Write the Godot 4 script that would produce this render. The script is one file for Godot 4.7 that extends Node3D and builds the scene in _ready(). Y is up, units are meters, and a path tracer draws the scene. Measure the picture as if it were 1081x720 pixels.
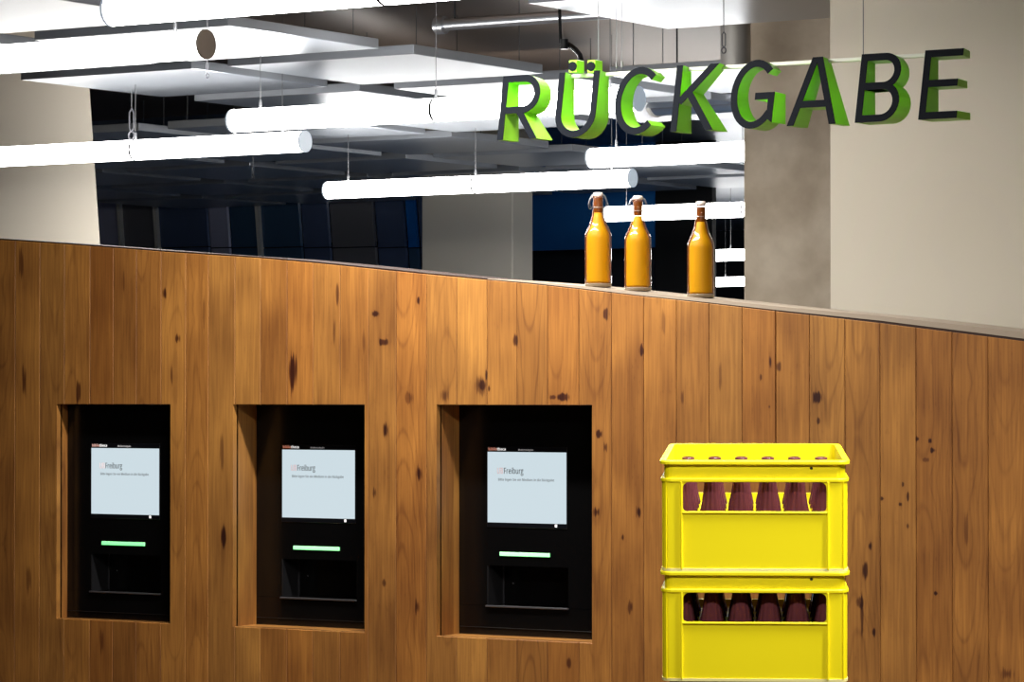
extends Node3D

# ---------------------------------------------------------------- viewpoint
const F := 3540.0                       # focal length in pixels of the 1081 x 720 frame
const EYE := Vector3(6.137, 1.5, 9.632)
var right := Vector3.RIGHT
var up := Vector3.UP
var fwd := Vector3.FORWARD

func ray(px: float, py: float) -> Vector3:
	return fwd + right * ((px - 540.5) / F) - up * ((py - 360.0) / F)
func on_z(px: float, py: float, z: float) -> Vector3:
	var d := ray(px, py)
	return EYE + d * ((z - EYE.z) / d.z)
func wx(px: float, z := 0.0) -> float:
	return on_z(px, 418.0, z).x
func wy(px: float, py: float, z := 0.0) -> float:
	return on_z(px, py, z).y

# ---------------------------------------------------------------- mesh builder
class MB:
	var v := PackedVector3Array()
	var n := PackedVector3Array()
	var uv := PackedVector2Array()
	var uvmap := 0                      # 0: uv from x,y in metres; 1: from z,y; 2: from x,z
	func put(p: Vector3, nn: Vector3, t = null):
		v.append(p); n.append(nn)
		if t != null: uv.append(t)
		elif uvmap == 1: uv.append(Vector2(p.z, p.y))
		elif uvmap == 2: uv.append(Vector2(p.x, p.z))
		else: uv.append(Vector2(p.x, p.y))
	func tri(a: Vector3, b: Vector3, c: Vector3):          # counter-clockwise seen from outside
		var nn := (b - a).cross(c - a).normalized()
		put(a, nn); put(c, nn); put(b, nn)
	func quad(a: Vector3, b: Vector3, c: Vector3, d: Vector3):
		var nn := (c - a).cross(d - b).normalized()
		put(a, nn); put(c, nn); put(b, nn)
		put(a, nn); put(d, nn); put(c, nn)
	func squad(a, b, c, d, na, nb, nc, nd):                 # smooth quad
		put(a, na); put(c, nc); put(b, nb)
		put(a, na); put(d, nd); put(c, nc)
	func box(c: Vector3, s: Vector3, bev := 0.0):
		var h := s / 2.0
		if bev <= 0.0:
			for ax in 3:
				for sg in [-1.0, 1.0]:
					face(c, h, ax, sg, 0.0)
			return
		for ax in 3:
			for sg in [-1.0, 1.0]:
				face(c, h, ax, sg, bev)
		for ax in 3:                                        # edges along ax
			var u := (ax + 1) % 3
			var w := (ax + 2) % 3
			for su in [-1.0, 1.0]:
				for sw in [-1.0, 1.0]:
					var p := []
					for e in [[0, -1], [1, -1], [1, 1], [0, 1]]:
						var q := Vector3.ZERO
						q[ax] = e[1] * (h[ax] - bev)
						q[u] = su * (h[u] - (bev if e[0] == 0 else 0.0))
						q[w] = sw * (h[w] - (0.0 if e[0] == 0 else bev))
						p.append(c + q)
					var mid: Vector3 = (p[0] + p[2]) / 2.0 - c
					if (p[2] - p[0]).cross(p[3] - p[1]).dot(mid) > 0: quad(p[0], p[1], p[2], p[3])
					else: quad(p[3], p[2], p[1], p[0])
		for sx in [-1.0, 1.0]:
			for sy in [-1.0, 1.0]:
				for sz in [-1.0, 1.0]:
					var a := c + Vector3(sx * h.x, sy * (h.y - bev), sz * (h.z - bev))
					var b := c + Vector3(sx * (h.x - bev), sy * h.y, sz * (h.z - bev))
					var d := c + Vector3(sx * (h.x - bev), sy * (h.y - bev), sz * h.z)
					if sx * sy * sz > 0: tri(a, b, d)
					else: tri(a, d, b)
	func face(c: Vector3, h: Vector3, ax: int, sg: float, bev: float):
		var u := (ax + 1) % 3
		var w := (ax + 2) % 3
		var p := []
		for e in [[-1, -1], [1, -1], [1, 1], [-1, 1]]:
			var q := Vector3.ZERO
			q[ax] = sg * h[ax]
			q[u] = e[0] * (h[u] - bev) * sg
			q[w] = e[1] * (h[w] - bev)
			p.append(c + q)
		quad(p[0], p[1], p[2], p[3])
	func lathe(prof: Array, seg := 24, at := Vector3.ZERO):  # prof: Vector2(r, y) upwards
		var ns := []
		for i in prof.size():
			var a: Vector2 = prof[max(i - 1, 0)]
			var b: Vector2 = prof[min(i + 1, prof.size() - 1)]
			var t := (b - a).normalized()
			ns.append(Vector2(t.y, -t.x))
		for k in seg:
			var a0 := TAU * k / seg
			var a1 := TAU * (k + 1) / seg
			var d0 := Vector3(cos(a0), 0, -sin(a0))
			var d1 := Vector3(cos(a1), 0, -sin(a1))
			for i in prof.size() - 1:
				var p: Vector2 = prof[i]
				var q: Vector2 = prof[i + 1]
				var np: Vector2 = ns[i]
				var nq: Vector2 = ns[i + 1]
				squad(at + d0 * p.x + Vector3.UP * p.y, at + d1 * p.x + Vector3.UP * p.y, at + d1 * q.x + Vector3.UP * q.y, at + d0 * q.x + Vector3.UP * q.y,
					d0 * np.x + Vector3.UP * np.y, d1 * np.x + Vector3.UP * np.y, d1 * nq.x + Vector3.UP * nq.y, d0 * nq.x + Vector3.UP * nq.y)
	func fluted(prof: Array, ribs: int, amount: float):
		var seg := ribs * 4
		for k in seg:
			var a0 := TAU * k / seg
			var a1 := TAU * (k + 1) / seg
			var f0 := 1.0 + amount * cos(a0 * ribs)
			var f1 := 1.0 + amount * cos(a1 * ribs)
			var d0 := Vector3(cos(a0), 0, -sin(a0)) * f0
			var d1 := Vector3(cos(a1), 0, -sin(a1)) * f1
			for i in prof.size() - 1:
				var p: Vector2 = prof[i]
				var q: Vector2 = prof[i + 1]
				if p.x < 1e-5: tri(Vector3.UP * p.y, d1 * q.x + Vector3.UP * q.y, d0 * q.x + Vector3.UP * q.y)
				else: quad(d0 * p.x + Vector3.UP * p.y, d1 * p.x + Vector3.UP * p.y, d1 * q.x + Vector3.UP * q.y, d0 * q.x + Vector3.UP * q.y)
	func tube(path: Array, r: float, seg := 8, caps := true, closed := false):
		var m := path.size()
		var rings := []
		var ref := Vector3(0.123, 0.97, 0.21).normalized()
		for i in m:
			var a: Vector3 = path[(i - 1 + m) % m] if closed else path[max(i - 1, 0)]
			var b: Vector3 = path[(i + 1) % m] if closed else path[min(i + 1, m - 1)]
			var t := (b - a).normalized()
			if absf(t.dot(ref)) > 0.95: ref = Vector3(0.95, 0.1, 0.3).normalized()
			var s := t.cross(ref).normalized()
			var w := s.cross(t)
			ref = w
			var ring := []
			for k in seg:
				var an := TAU * k / seg
				ring.append(s * cos(an) + w * sin(an))
			rings.append([path[i], ring, t])
		for i in (m if closed else m - 1):
			var A = rings[i]
			var B = rings[(i + 1) % m]
			for k in seg:
				var k2 := (k + 1) % seg
				squad(A[0] + A[1][k2] * r, A[0] + A[1][k] * r, B[0] + B[1][k] * r, B[0] + B[1][k2] * r, A[1][k2], A[1][k], B[1][k], B[1][k2])
		if caps and not closed:
			for k in seg:
				var k2 := (k + 1) % seg
				var A = rings[0]
				var B = rings[m - 1]
				tri(A[0], A[0] + A[1][k] * r, A[0] + A[1][k2] * r)
				tri(B[0], B[0] + B[1][k2] * r, B[0] + B[1][k] * r)
	func ring(outer: Array, inner: Array, y0: float, y1: float, bev := 0.0):   # outlines in x,z, same count
		var m := outer.size()
		for i in m:
			var j := (i + 1) % m
			var o0: Vector2 = outer[i]
			var o1: Vector2 = outer[j]
			var i0: Vector2 = inner[i]
			var i1: Vector2 = inner[j]
			var b0 := o0 - o0.normalized() * bev
			var b1 := o1 - o1.normalized() * bev
			quad(V(o1, y0), V(o0, y0), V(o0, y1 - bev), V(o1, y1 - bev))
			if bev > 0: quad(V(o1, y1 - bev), V(o0, y1 - bev), V(b0, y1), V(b1, y1))
			quad(V(b1, y1), V(b0, y1), V(i0, y1), V(i1, y1))
			quad(V(i0, y0), V(i1, y0), V(i1, y1), V(i0, y1))
			quad(V(o0, y0), V(o1, y0), V(i1, y0), V(i0, y0))
	func V(p: Vector2, y: float) -> Vector3:
		return Vector3(p.x, y, p.y)
	func disc(c: Vector3, ax: Vector3, r: float, seg := 24):
		var s := ax.cross(Vector3(0.2, 0.9, 0.37)).normalized()
		var w := ax.cross(s)
		for k in seg:
			var a := TAU * k / seg
			var b := TAU * (k + 1) / seg
			tri(c, c + (s * cos(a) + w * sin(a)) * r, c + (s * cos(b) + w * sin(b)) * r)
	func prism(poly: Array, z0: float, z1: float):          # convex polygon in x,y counter-clockwise, from z0 back to z1 front
		var m := poly.size()
		for i in m:
			var a: Vector2 = poly[i]
			var b: Vector2 = poly[(i + 1) % m]
			quad(Vector3(a.x, a.y, z0), Vector3(b.x, b.y, z0), Vector3(b.x, b.y, z1), Vector3(a.x, a.y, z1))
		for i in range(1, m - 1):
			var a: Vector2 = poly[0]
			var b: Vector2 = poly[i]
			var c: Vector2 = poly[i + 1]
			tri(Vector3(a.x, a.y, z1), Vector3(b.x, b.y, z1), Vector3(c.x, c.y, z1))
			tri(Vector3(a.x, a.y, z0), Vector3(c.x, c.y, z0), Vector3(b.x, b.y, z0))
	func mesh() -> ArrayMesh:
		var a := []
		a.resize(Mesh.ARRAY_MAX)
		a[Mesh.ARRAY_VERTEX] = v
		a[Mesh.ARRAY_NORMAL] = n
		a[Mesh.ARRAY_TEX_UV] = uv
		var m := ArrayMesh.new()
		m.add_surface_from_arrays(Mesh.PRIMITIVE_TRIANGLES, a)
		return m

var used := {}
func numbered(called: String) -> String:
	var k: int = used.get(called, 0)
	used[called] = k + 1
	return called if k == 0 else "%s_%03d" % [called, k]
func part(called: String, mb, m: Material, parent: Node, at := Vector3.ZERO) -> MeshInstance3D:
	var o := MeshInstance3D.new()
	o.mesh = mb.mesh() if mb is MB else mb
	o.material_override = m
	o.position = at
	o.name = numbered(called) if parent == self else called
	parent.add_child(o, true)
	return o
func thing(called: String, label: String, category: String, at := Vector3.ZERO, group := "") -> Node3D:
	var o := Node3D.new()
	o.name = numbered(called)
	add_child(o)
	o.position = at
	tag(o, label, category, group)
	return o
func tag(o: Node, label: String, category: String, group := ""):
	o.set_meta("label", label); o.set_meta("category", category)
	if group != "": o.set_meta("group", group)
func structure(called: String, label := "") -> Node3D:
	var o := Node3D.new()
	o.name = called
	add_child(o)
	o.set_meta("kind", "structure")
	if label != "": o.set_meta("label", label)
	return o
func bx(c: Vector3, s: Vector3, bev := 0.0) -> MB:
	var b := MB.new(); b.box(c, s, bev); return b
func mat(c: Color, rough := 0.6, metal := 0.0) -> StandardMaterial3D:
	var m := StandardMaterial3D.new()
	m.albedo_color = c; m.roughness = rough; m.metallic = metal
	return m
func glow(c: Color, e: float) -> StandardMaterial3D:
	var m := mat(Color(0.9, 0.9, 0.9), 0.4)
	m.emission_enabled = true; m.emission = c; m.emission_energy_multiplier = e
	return m
func area(at: Vector3, look: Vector3, size: Vector2, e: float, c: Color, parent: Node = self):
	var l := AreaLight3D.new()
	l.area_size = size
	l.light_energy = e; l.light_color = c
	l.shadow_enabled = true
	l.area_range = 60.0; l.area_attenuation = 2.0
	l.name = "lamp_light"
	parent.add_child(l, true)
	l.look_at_from_position(at, at + look, Vector3.FORWARD if absf(look.y) > 0.5 else Vector3.UP)

# ---------------------------------------------------------------- materials
var M := {}
func noise_tex(freq: float, lo: Color, hi: Color, seed_: int, w := 512, h := 512, oct := 4) -> NoiseTexture2D:
	var f := FastNoiseLite.new()
	f.seed = seed_; f.frequency = freq; f.fractal_octaves = oct
	var t := NoiseTexture2D.new()
	t.width = w; t.height = h; t.seamless = true; t.noise = f
	var g := Gradient.new()
	g.set_color(0, lo); g.set_color(1, hi)
	t.color_ramp = g
	return t
func materials():
	M.black = mat(Color(0.035, 0.035, 0.038), 0.22)
	M.black_satin = mat(Color(0.11, 0.11, 0.12), 0.4)
	M.steel = mat(Color(0.62, 0.63, 0.65), 0.3, 0.9)
	M.bar_metal = mat(Color(0.86, 0.85, 0.82), 0.45)
	M.wire = mat(Color(0.45, 0.45, 0.46), 0.5, 0.3)
	M.green = mat(Color(0.60, 0.88, 0.18), 0.45)
	M.slate = mat(Color(0.07, 0.085, 0.11), 0.7)
	M.slate.metallic_specular = 0.2
	M.yellow = mat(Color(0.99, 0.92, 0.06), 0.42)
	M.worn = mat(Color(0.94, 0.90, 0.62), 0.6)
	M.panel = mat(Color(0.66, 0.68, 0.71), 0.3, 0.65)
	M.concrete = mat(Color.WHITE, 0.85)
	M.concrete.albedo_texture = noise_tex(0.012, Color(0.66, 0.60, 0.52), Color(0.80, 0.75, 0.67), 5, 512, 512, 5)
	M.concrete.uv1_triplanar = true; M.concrete.uv1_world_triplanar = true; M.concrete.uv1_scale = Vector3(0.45, 0.45, 0.45)
	M.plaster = mat(Color.WHITE, 0.9)
	M.plaster.albedo_texture = noise_tex(0.006, Color(0.83, 0.79, 0.72), Color(0.86, 0.825, 0.76), 9, 256, 256, 3)
	M.plaster.uv1_triplanar = true; M.plaster.uv1_world_triplanar = true; M.plaster.uv1_scale = Vector3(0.3, 0.3, 0.3)
	M.plaster_light = mat(Color(0.90, 0.865, 0.80), 0.9)
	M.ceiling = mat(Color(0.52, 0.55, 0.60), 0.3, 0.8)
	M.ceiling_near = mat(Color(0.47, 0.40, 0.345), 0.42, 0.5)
	M.floor = mat(Color.WHITE, 0.5)
	M.floor.albedo_texture = noise_tex(0.02, Color(0.22, 0.155, 0.115), Color(0.33, 0.235, 0.18), 3)
	M.floor.uv1_triplanar = true; M.floor.uv1_world_triplanar = true
	M.carpet = mat(Color(0.36, 0.45, 0.56), 0.95)
	M.hall = mat(Color(0.36, 0.34, 0.31), 0.9)
	M.backing = mat(Color(0.12, 0.075, 0.045), 0.9)
	M.cap = mat(Color(0.66, 0.60, 0.53), 0.7)
	M.cap_wood = mat(Color(0.20, 0.11, 0.06), 0.7)

# ---------------------------------------------------------------- the oak wall
const TEX_X0 := -2.45
const TEX_W := 4.5
const TEX_H := 2.25
var lines := [-11.0, 16.0, 42.0, 68.0, 95.0, 119.5, 144.0, 170.0, 196.0, 220.0, 248.0, 275.0, 303.0, 330.5, 359.0, 389.0, 418.0, 450.0, 482.0, 514.0, 545.5, 578.0, 611.0, 645.5, 679.5, 714.0, 748.5, 783.5, 818.5, 854.5, 892.0, 929.0, 967.0, 1005.0, 1043.0, 1082.0]
var seams := []                         # plank edges in metres along the wall
var tops := []                          # Vector2(x, y) of the sloping upper edge
var niches := []                        # [x0, x1, y0, y1, depth]

func top_y(x: float) -> float:
	for i in range(tops.size() - 1):
		if x <= tops[i + 1].x or i == tops.size() - 2:
			var a: Vector2 = tops[i]
			var b: Vector2 = tops[i + 1]
			return a.y + (b.y - a.y) * (x - a.x) / (b.x - a.x)
	return 2.0

func gray(w: int, h: int, freq: float, seed_: int, W: int, H: int) -> PackedByteArray:
	var f := FastNoiseLite.new()
	f.noise_type = FastNoiseLite.TYPE_SIMPLEX_SMOOTH
	f.seed = seed_; f.frequency = freq; f.fractal_octaves = 3
	var im := f.get_seamless_image(w, h, false, false, 0.12, true)
	im.convert(Image.FORMAT_L8)
	im.resize(W, H, Image.INTERPOLATE_CUBIC)
	return im.get_data()

func wood_texture() -> ImageTexture:
	var W := 2048
	var H := 1024
	var fine := gray(2048, 40, 0.22, 11, W, H)
	var mid := gray(640, 24, 0.16, 12, W, H)
	var blot := gray(110, 50, 0.10, 13, W, H)
	var fleck := gray(1400, 190, 0.3, 15, W, H)
	var warp := gray(200, 60, 0.05, 14, W, H)
	var rng := RandomNumberGenerator.new()
	rng.seed = 77
	# plank of every column
	var col := PackedInt32Array(); col.resize(W)
	var mid_u := PackedFloat32Array(); mid_u.resize(W)
	var tone := []; var shift := []; var kind := []; var red := []; var cx := []
	for i in seams.size() - 1:
		tone.append(rng.randf_range(-0.07, 0.07)); shift.append(rng.randi_range(0, 1023)); kind.append(rng.randf()); red.append(rng.randf_range(-0.012, 0.012)); cx.append(rng.randf_range(-0.3, 0.3))
	var k := 0
	for x in W:
		var m := TEX_X0 + TEX_W * (x + 0.5) / W
		while k < seams.size() - 2 and seams[k + 1] < m: k += 1
		col[x] = k
		mid_u[x] = (m - seams[k]) / (seams[k + 1] - seams[k]) - 0.5
	for s in [[855, 0.95], [1010, 0.9], [430, 0.85], [905, 0.8]]:      # planks with a flame figure
		var m := wx(s[0])
		for i in seams.size() - 1:
			if seams[i] <= m and m < seams[i + 1]: kind[i] = s[1]
	# knots: photo position, half sizes (photo pixels), strength
	var knots := [[174, 310, 3, 7, .9], [187, 357, 3.5, 5, .9], [181, 398, 2, 14, .6], [25, 403, 3, 14, .6], [82, 412, 3, 9, .7], [22, 275, 3, 14, .5], [309, 393, 4, 14, .95], [356, 310, 2.5, 12, .6], [353, 349, 3, 16, .45], [396, 331, 4, 3, .75], [405, 361, 6, 3, .7], [441, 317, 2, 3.5, .9],
		[507, 407, 7, 9, .45], [513, 396, 1.6, 5, .8], [516, 410, 1.5, 2.5, .8], [544, 359, 3, 6, .8], [384, 362, 2, 14, .4], [407, 454, 3, 7, .9], [431, 420, 5, 6, .4], [469, 418, 4, 7, .5], [594, 419, 6, 3.2, .85], [584, 419, 3, 2, .6], [639, 331, 3.5, 4.5, .7], [677, 370, 2, 5, .8], [632, 458, 3.5, 4, .9], [639, 472, 2, 5, .6],
		[813, 381, 1.8, 9, .8], [803, 398, 1.6, 3, .6], [812, 429, 1.5, 3, .7], [862, 419, 4.5, 5, .95], [822, 387, 3, 5, .6], [968, 463, 1.7, 2, .9], [981, 465, 1.8, 2, .8], [984, 475, 2.4, 2.2, .9], [977, 485, 3, 2, .4], [864, 444, 1.8, 2.4, .7], [953, 511, 1.6, 2.5, .7], [918, 576, 2.2, 5, .95], [913, 601, 2.4, 8, .9], [910, 650, 1.5, 14, .6], [908, 636, 4, 4, .5], [922, 667, 2, 4, .9],
		[931, 526, 2, 1.8, .9], [950, 532, 1.8, 1.8, .8], [958, 524, 1.7, 4, .8], [958, 555, 2, 2, .6], [988, 626, 2.4, 2, .9], [1063, 711, 12, 8, .5], [674, 540, 3.5, 7, .95], [236, 567, 3, 9, .9], [405, 615, 2.5, 4, .6], [442, 500, 4, 9, .9], [509, 406, 5, 5, .5], [630, 540, 4.5, 6, .85], [657, 567, 2.6, 5, .9], [234, 480, 2.5, 14, .4], [107, 676, 3, 12, .4], [665, 640, 3, 6, .6], [440, 640, 3, 8, .6], [1020, 560, 2, 14, .35], [600, 700, 3, 6, .6], [395, 520, 2, 5, .5], [30, 610, 3, 12, .4], [215, 330, 2, 16, .35], [130, 300, 2, 12, .3], [720, 420, 2, 8, .35], [700, 340, 2, 10, .3], [760, 400, 2, 14, .3]]
	var data := PackedByteArray(); data.resize(W * H * 3)
	var t_map := PackedFloat32Array(); t_map.resize(W * H)
	for y in H:
		for x in W:
			var p := col[x]
			var yy: int = y + int(shift[p])
			if yy > 1023: yy = 2047 - yy
			var q := yy * W + x
			var t: float = 0.66 + (fine[q] - 128) * 0.0008 + (mid[q] - 128) * 0.0006 + (blot[q] - 128) * 0.0010 + tone[p]
			var kd: float = kind[p]
			if kd > 0.6:
				var u: float = mid_u[x] - cx[p]
				var s := sin(yy * 0.055 + u * u * 52.0 * (1.0 if p % 2 == 0 else -1.0) + warp[q] * 0.06)
				t -= (kd - 0.3) * 0.19 * pow(maxf(s, 0.0), 5.0)
			if fleck[q] > 168: t -= (fleck[q] - 168) * 0.0012
			t_map[y * W + x] = t
	for kn in knots:
		var c := on_z(kn[0], kn[1], 0.0)
		var sc: float = 310.0 * (1.0 + 0.0002 * kn[0]) / 1.109
		var fx := (c.x - TEX_X0) / TEX_W * W
		var fy := (1.0 - c.y / TEX_H) * H
		var rx: float = 0.8 * kn[2] / sc / 0.84 / TEX_W * W
		var ry: float = kn[3] / sc / TEX_H * H
		for y in range(maxi(0, int(fy - ry * 4)), mini(H, int(fy + ry * 4))):
			for x in range(maxi(0, int(fx - rx * 3)), mini(W, int(fx + rx * 3))):
				var q := y * W + x
				var wob := (warp[q] - 128) * 0.004 + (fine[q] - 128) * 0.006
				var dx := (x - fx) / rx
				var dy := (y - fy) / ry
				var d := sqrt(dx * dx + dy * dy) + wob
				var core := clampf((1.1 - d) * 2.2, 0.0, 1.0)
				var halo := clampf(1.0 - sqrt(dx * dx * 0.16 + dy * dy * 0.07), 0.0, 1.0)
				t_map[q] -= kn[4] * (0.60 * core + 0.10 * halo * halo)
	for y in H:
		for x in W:
			var q := y * W + x
			var t := clampf(t_map[q], 0.0, 1.0)
			var r: float = red[col[x]]
			data[q * 3] = int(255.0 * clampf(0.20 + 0.66 * t, 0, 1))
			data[q * 3 + 1] = int(255.0 * clampf(0.070 + 0.535 * t - r, 0, 1))
			data[q * 3 + 2] = int(255.0 * clampf(0.02 + 0.268 * t - r, 0, 1))
	return ImageTexture.create_from_image(Image.create_from_data(W, H, false, Image.FORMAT_RGB8, data))

func plank_piece(b: MB, xl: float, xr: float, yb, yt, bl: bool, br: bool, bb := true, bt := true):
	# yb, yt: callables giving the lower and upper edge at x; a chamfered board, front at z = 0
	var e := 0.0016
	var xa := xl + (e if bl else 0.0)
	var xb := xr - (e if br else 0.0)
	var o := [Vector3(xl, yb.call(xl), -e), Vector3(xr, yb.call(xr), -e), Vector3(xr, yt.call(xr), -e), Vector3(xl, yt.call(xl), -e)]
	var i := [Vector3(xa, yb.call(xa) + (e if bb else 0.0), 0), Vector3(xb, yb.call(xb) + (e if bb else 0.0), 0), Vector3(xb, yt.call(xb) - (e if bt else 0.0), 0), Vector3(xa, yt.call(xa) - (e if bt else 0.0), 0)]
	b.quad(i[0], i[1], i[2], i[3])
	for k in 4:
		var k2 := (k + 1) % 4
		b.quad(o[k], o[k2], i[k2], i[k])
		var d := Vector3(0, 0, -0.02)
		b.quad(o[k] + d, o[k2] + d, o[k2], o[k])
func wall_uv(b: MB) -> MB:
	for k in b.uv.size():
		b.uv[k] = Vector2((b.uv[k].x - TEX_X0) / TEX_W, 1.0 - b.uv[k].y / TEX_H)
	return b

func oak_wall():
	var wall := structure("wall_front", "oak plank wall with a sloping top edge and three recessed openings")
	for i in lines.size(): seams.append(wx(lines[i]))
	while seams[0] > -5.0: seams.push_front(seams[0] - 0.1115)
	while seams[-1] < 3.4: seams.append(seams[-1] + 0.1115)
	for p in [[0, 253.2], [53, 256.8], [106, 260.7], [184, 266.6], [275, 272.6], [330, 277.5], [389, 283.4], [450, 289.6], [514, 295.6], [560, 299.6], [611, 305.2], [680, 313.2], [749, 320.4], [819, 328.6], [929, 341.2], [1042, 355.4], [1081, 360.4]]:
		var q := on_z(p[0], p[1], 0.0)
		tops.append(Vector2(q.x, q.y))
	var low_l := -5.3
	tops.push_front(Vector2(low_l, tops[0].y + 0.16))
	tops.append(Vector2(3.6, tops[-1].y - 0.26))
	var ytop := wy(340, 427.3)
	for nn in [[60, 180, 656, 0.062], [246, 385, 665, 0.14], [461, 625, 674.5, 0.14]]:
		niches.append([wx(nn[0]), wx(nn[1]), wy((nn[0] + nn[1]) / 2.0, nn[2]), ytop, nn[3]])
	var yb_all: float = (niches[0][2] + niches[1][2] + niches[2][2]) / 3.0
	for nn in niches: nn[2] = yb_all
	M.oak = mat(Color.WHITE, 0.5)
	M.oak.albedo_texture = wood_texture()
	var gap := 0.0007
	var fl := func(_x): return 0.004
	var tp := func(x): return top_y(x)
	var nt := func(_x): return ytop
	var nb := func(_x): return yb_all
	for i in seams.size() - 1:
		var a: float = seams[i] + gap
		var b: float = seams[i + 1] - gap
		if absf(seams[i] - wx(818.5)) < 0.01: a += 0.0022
		var hit = null
		for nn in niches:
			if nn[0] < b and nn[1] > a: hit = nn
		var mb := MB.new()
		if hit == null:
			plank_piece(mb, a, b, fl, tp, true, true)
			part("plank", wall_uv(mb), M.oak, wall)
			continue
		var ca := maxf(a, hit[0])
		var cb := minf(b, hit[1])
		if ca <= a and cb >= b:
			plank_piece(mb, a, b, nt, tp, true, true)
			part("plank", wall_uv(mb), M.oak, wall)
			mb = MB.new()
			plank_piece(mb, a, b, fl, nb, true, true)
			part("plank", wall_uv(mb), M.oak, wall)
			continue
		# a board cut round the corner of the opening stays one board
		plank_piece(mb, ca, cb, nt, tp, ca <= a, cb >= b)
		plank_piece(mb, ca, cb, fl, nb, ca <= a, cb >= b)
		if ca > a: plank_piece(mb, a, ca, fl, tp, true, false)
		else: plank_piece(mb, cb, b, fl, tp, false, true)
		part("plank", wall_uv(mb), M.oak, wall)
	# dark backing behind the joints, between the openings, and the rear face
	var x0 := -5.0
	var bk := MB.new()
	var xs := [-5.0]
	for nn in niches: xs.append_array([nn[0], nn[1]])
	xs.append(3.4)
	for k in range(0, 8, 2):
		var steps := 6
		for s in steps:
			var u0: float = lerpf(xs[k], xs[k + 1], float(s) / steps)
			var u1: float = lerpf(xs[k], xs[k + 1], float(s + 1) / steps)
			bk.prism([Vector2(u0, 0), Vector2(u1, 0), Vector2(u1, top_y(u1) - 0.004), Vector2(u0, top_y(u0) - 0.004)], -0.03, -0.0225)
	for nn in niches:
		bk.prism([Vector2(nn[0], 0), Vector2(nn[1], 0), Vector2(nn[1], nn[2]), Vector2(nn[0], nn[2])], -0.03, -0.0225)
		bk.prism([Vector2(nn[0], nn[3]), Vector2(nn[1], nn[3]), Vector2(nn[1], top_y(nn[1]) - 0.004), Vector2(nn[0], top_y(nn[0]) - 0.004)], -0.03, -0.0225)
	var n := 24
	for s in n:
		var u0 := lerpf(x0, 3.4, float(s) / n)
		var u1 := lerpf(x0, 3.4, float(s + 1) / n)
		bk.prism([Vector2(u0, 0), Vector2(u1, 0), Vector2(u1, top_y(u1) - 0.004), Vector2(u0, top_y(u0) - 0.004)], -0.36, -0.34)
	part("backing", bk, M.backing, wall)
	# capping: a pale board on a dark edge, thickening to the right
	var cap := MB.new()
	var edge := MB.new()
	var cap_left := MB.new()
	var cols := []
	for t in tops: cols.append(t.x)
	for k in cols.size() - 1:
		var u0: float = cols[k]
		var u1: float = cols[k + 1]
		var e0 := dark_t(u0); var e1 := dark_t(u1)
		var c0 := cap_t(u0); var c1 := cap_t(u1)
		edge.prism([Vector2(u0, top_y(u0)), Vector2(u1, top_y(u1)), Vector2(u1, top_y(u1) + e1), Vector2(u0, top_y(u0) + e0)], -0.36, -0.006)
		var cc := cap if u1 > 0.0 else cap_left
		cc.prism([Vector2(u0, top_y(u0) + e0), Vector2(u1, top_y(u1) + e1), Vector2(u1, top_y(u1) + e1 + c1), Vector2(u0, top_y(u0) + e0 + c0)], -0.36, -0.004)
	part("capping_edge", edge, M.cap_wood, wall)
	part("capping", cap, M.cap, wall)
	part("capping", cap_left, M.cap_wood, wall)
	# linings of the openings
	for nn in niches:
		var d := 0.34
		var t := 0.012
		var cy: float = (nn[2] + nn[3]) / 2.0
		var hh: float = nn[3] - nn[2]
		var cxx: float = (nn[0] + nn[1]) / 2.0
		var ww: float = nn[1] - nn[0]
		for s in [[nn[0] - t / 2.0, cy, t, hh + 2.0 * t], [nn[1] + t / 2.0, cy, t, hh + 2.0 * t]]:
			var b := MB.new(); b.uvmap = 1
			b.box(Vector3(s[0], s[1], -0.021 - (d - 0.021) / 2.0), Vector3(s[2], s[3], d - 0.021), 0.0008)
			for k in b.uv.size(): b.uv[k] = Vector2(b.uv[k].x + float(nn[0]) * 3.0, b.uv[k].y)
			part("lining_board", wall_uv(b), M.oak, wall)
		for s in [[nn[3] + t / 2.0], [nn[2] - t / 2.0]]:
			var b := MB.new(); b.uvmap = 2
			b.box(Vector3(cxx, s[0], -0.021 - (d - 0.021) / 2.0), Vector3(ww, t, d - 0.021), 0.0008)
			for k in b.uv.size(): b.uv[k] = Vector2(b.uv[k].y * 1.7, b.uv[k].x)
			part("lining_board", wall_uv(b), M.oak, wall)
func dark_t(x: float) -> float:
	return 0.003 if x < 0.9 else 0.003 + 0.005 * clampf((x - 0.9) / 0.4, 0, 1)
func cap_t(x: float) -> float:
	if x < -0.1: return 0.0025
	return 0.0025 + 0.009 * clampf((x + 0.1) / 0.5, 0, 1) + 0.009 * clampf((x - 0.9) / 1.0, 0, 1)

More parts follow.
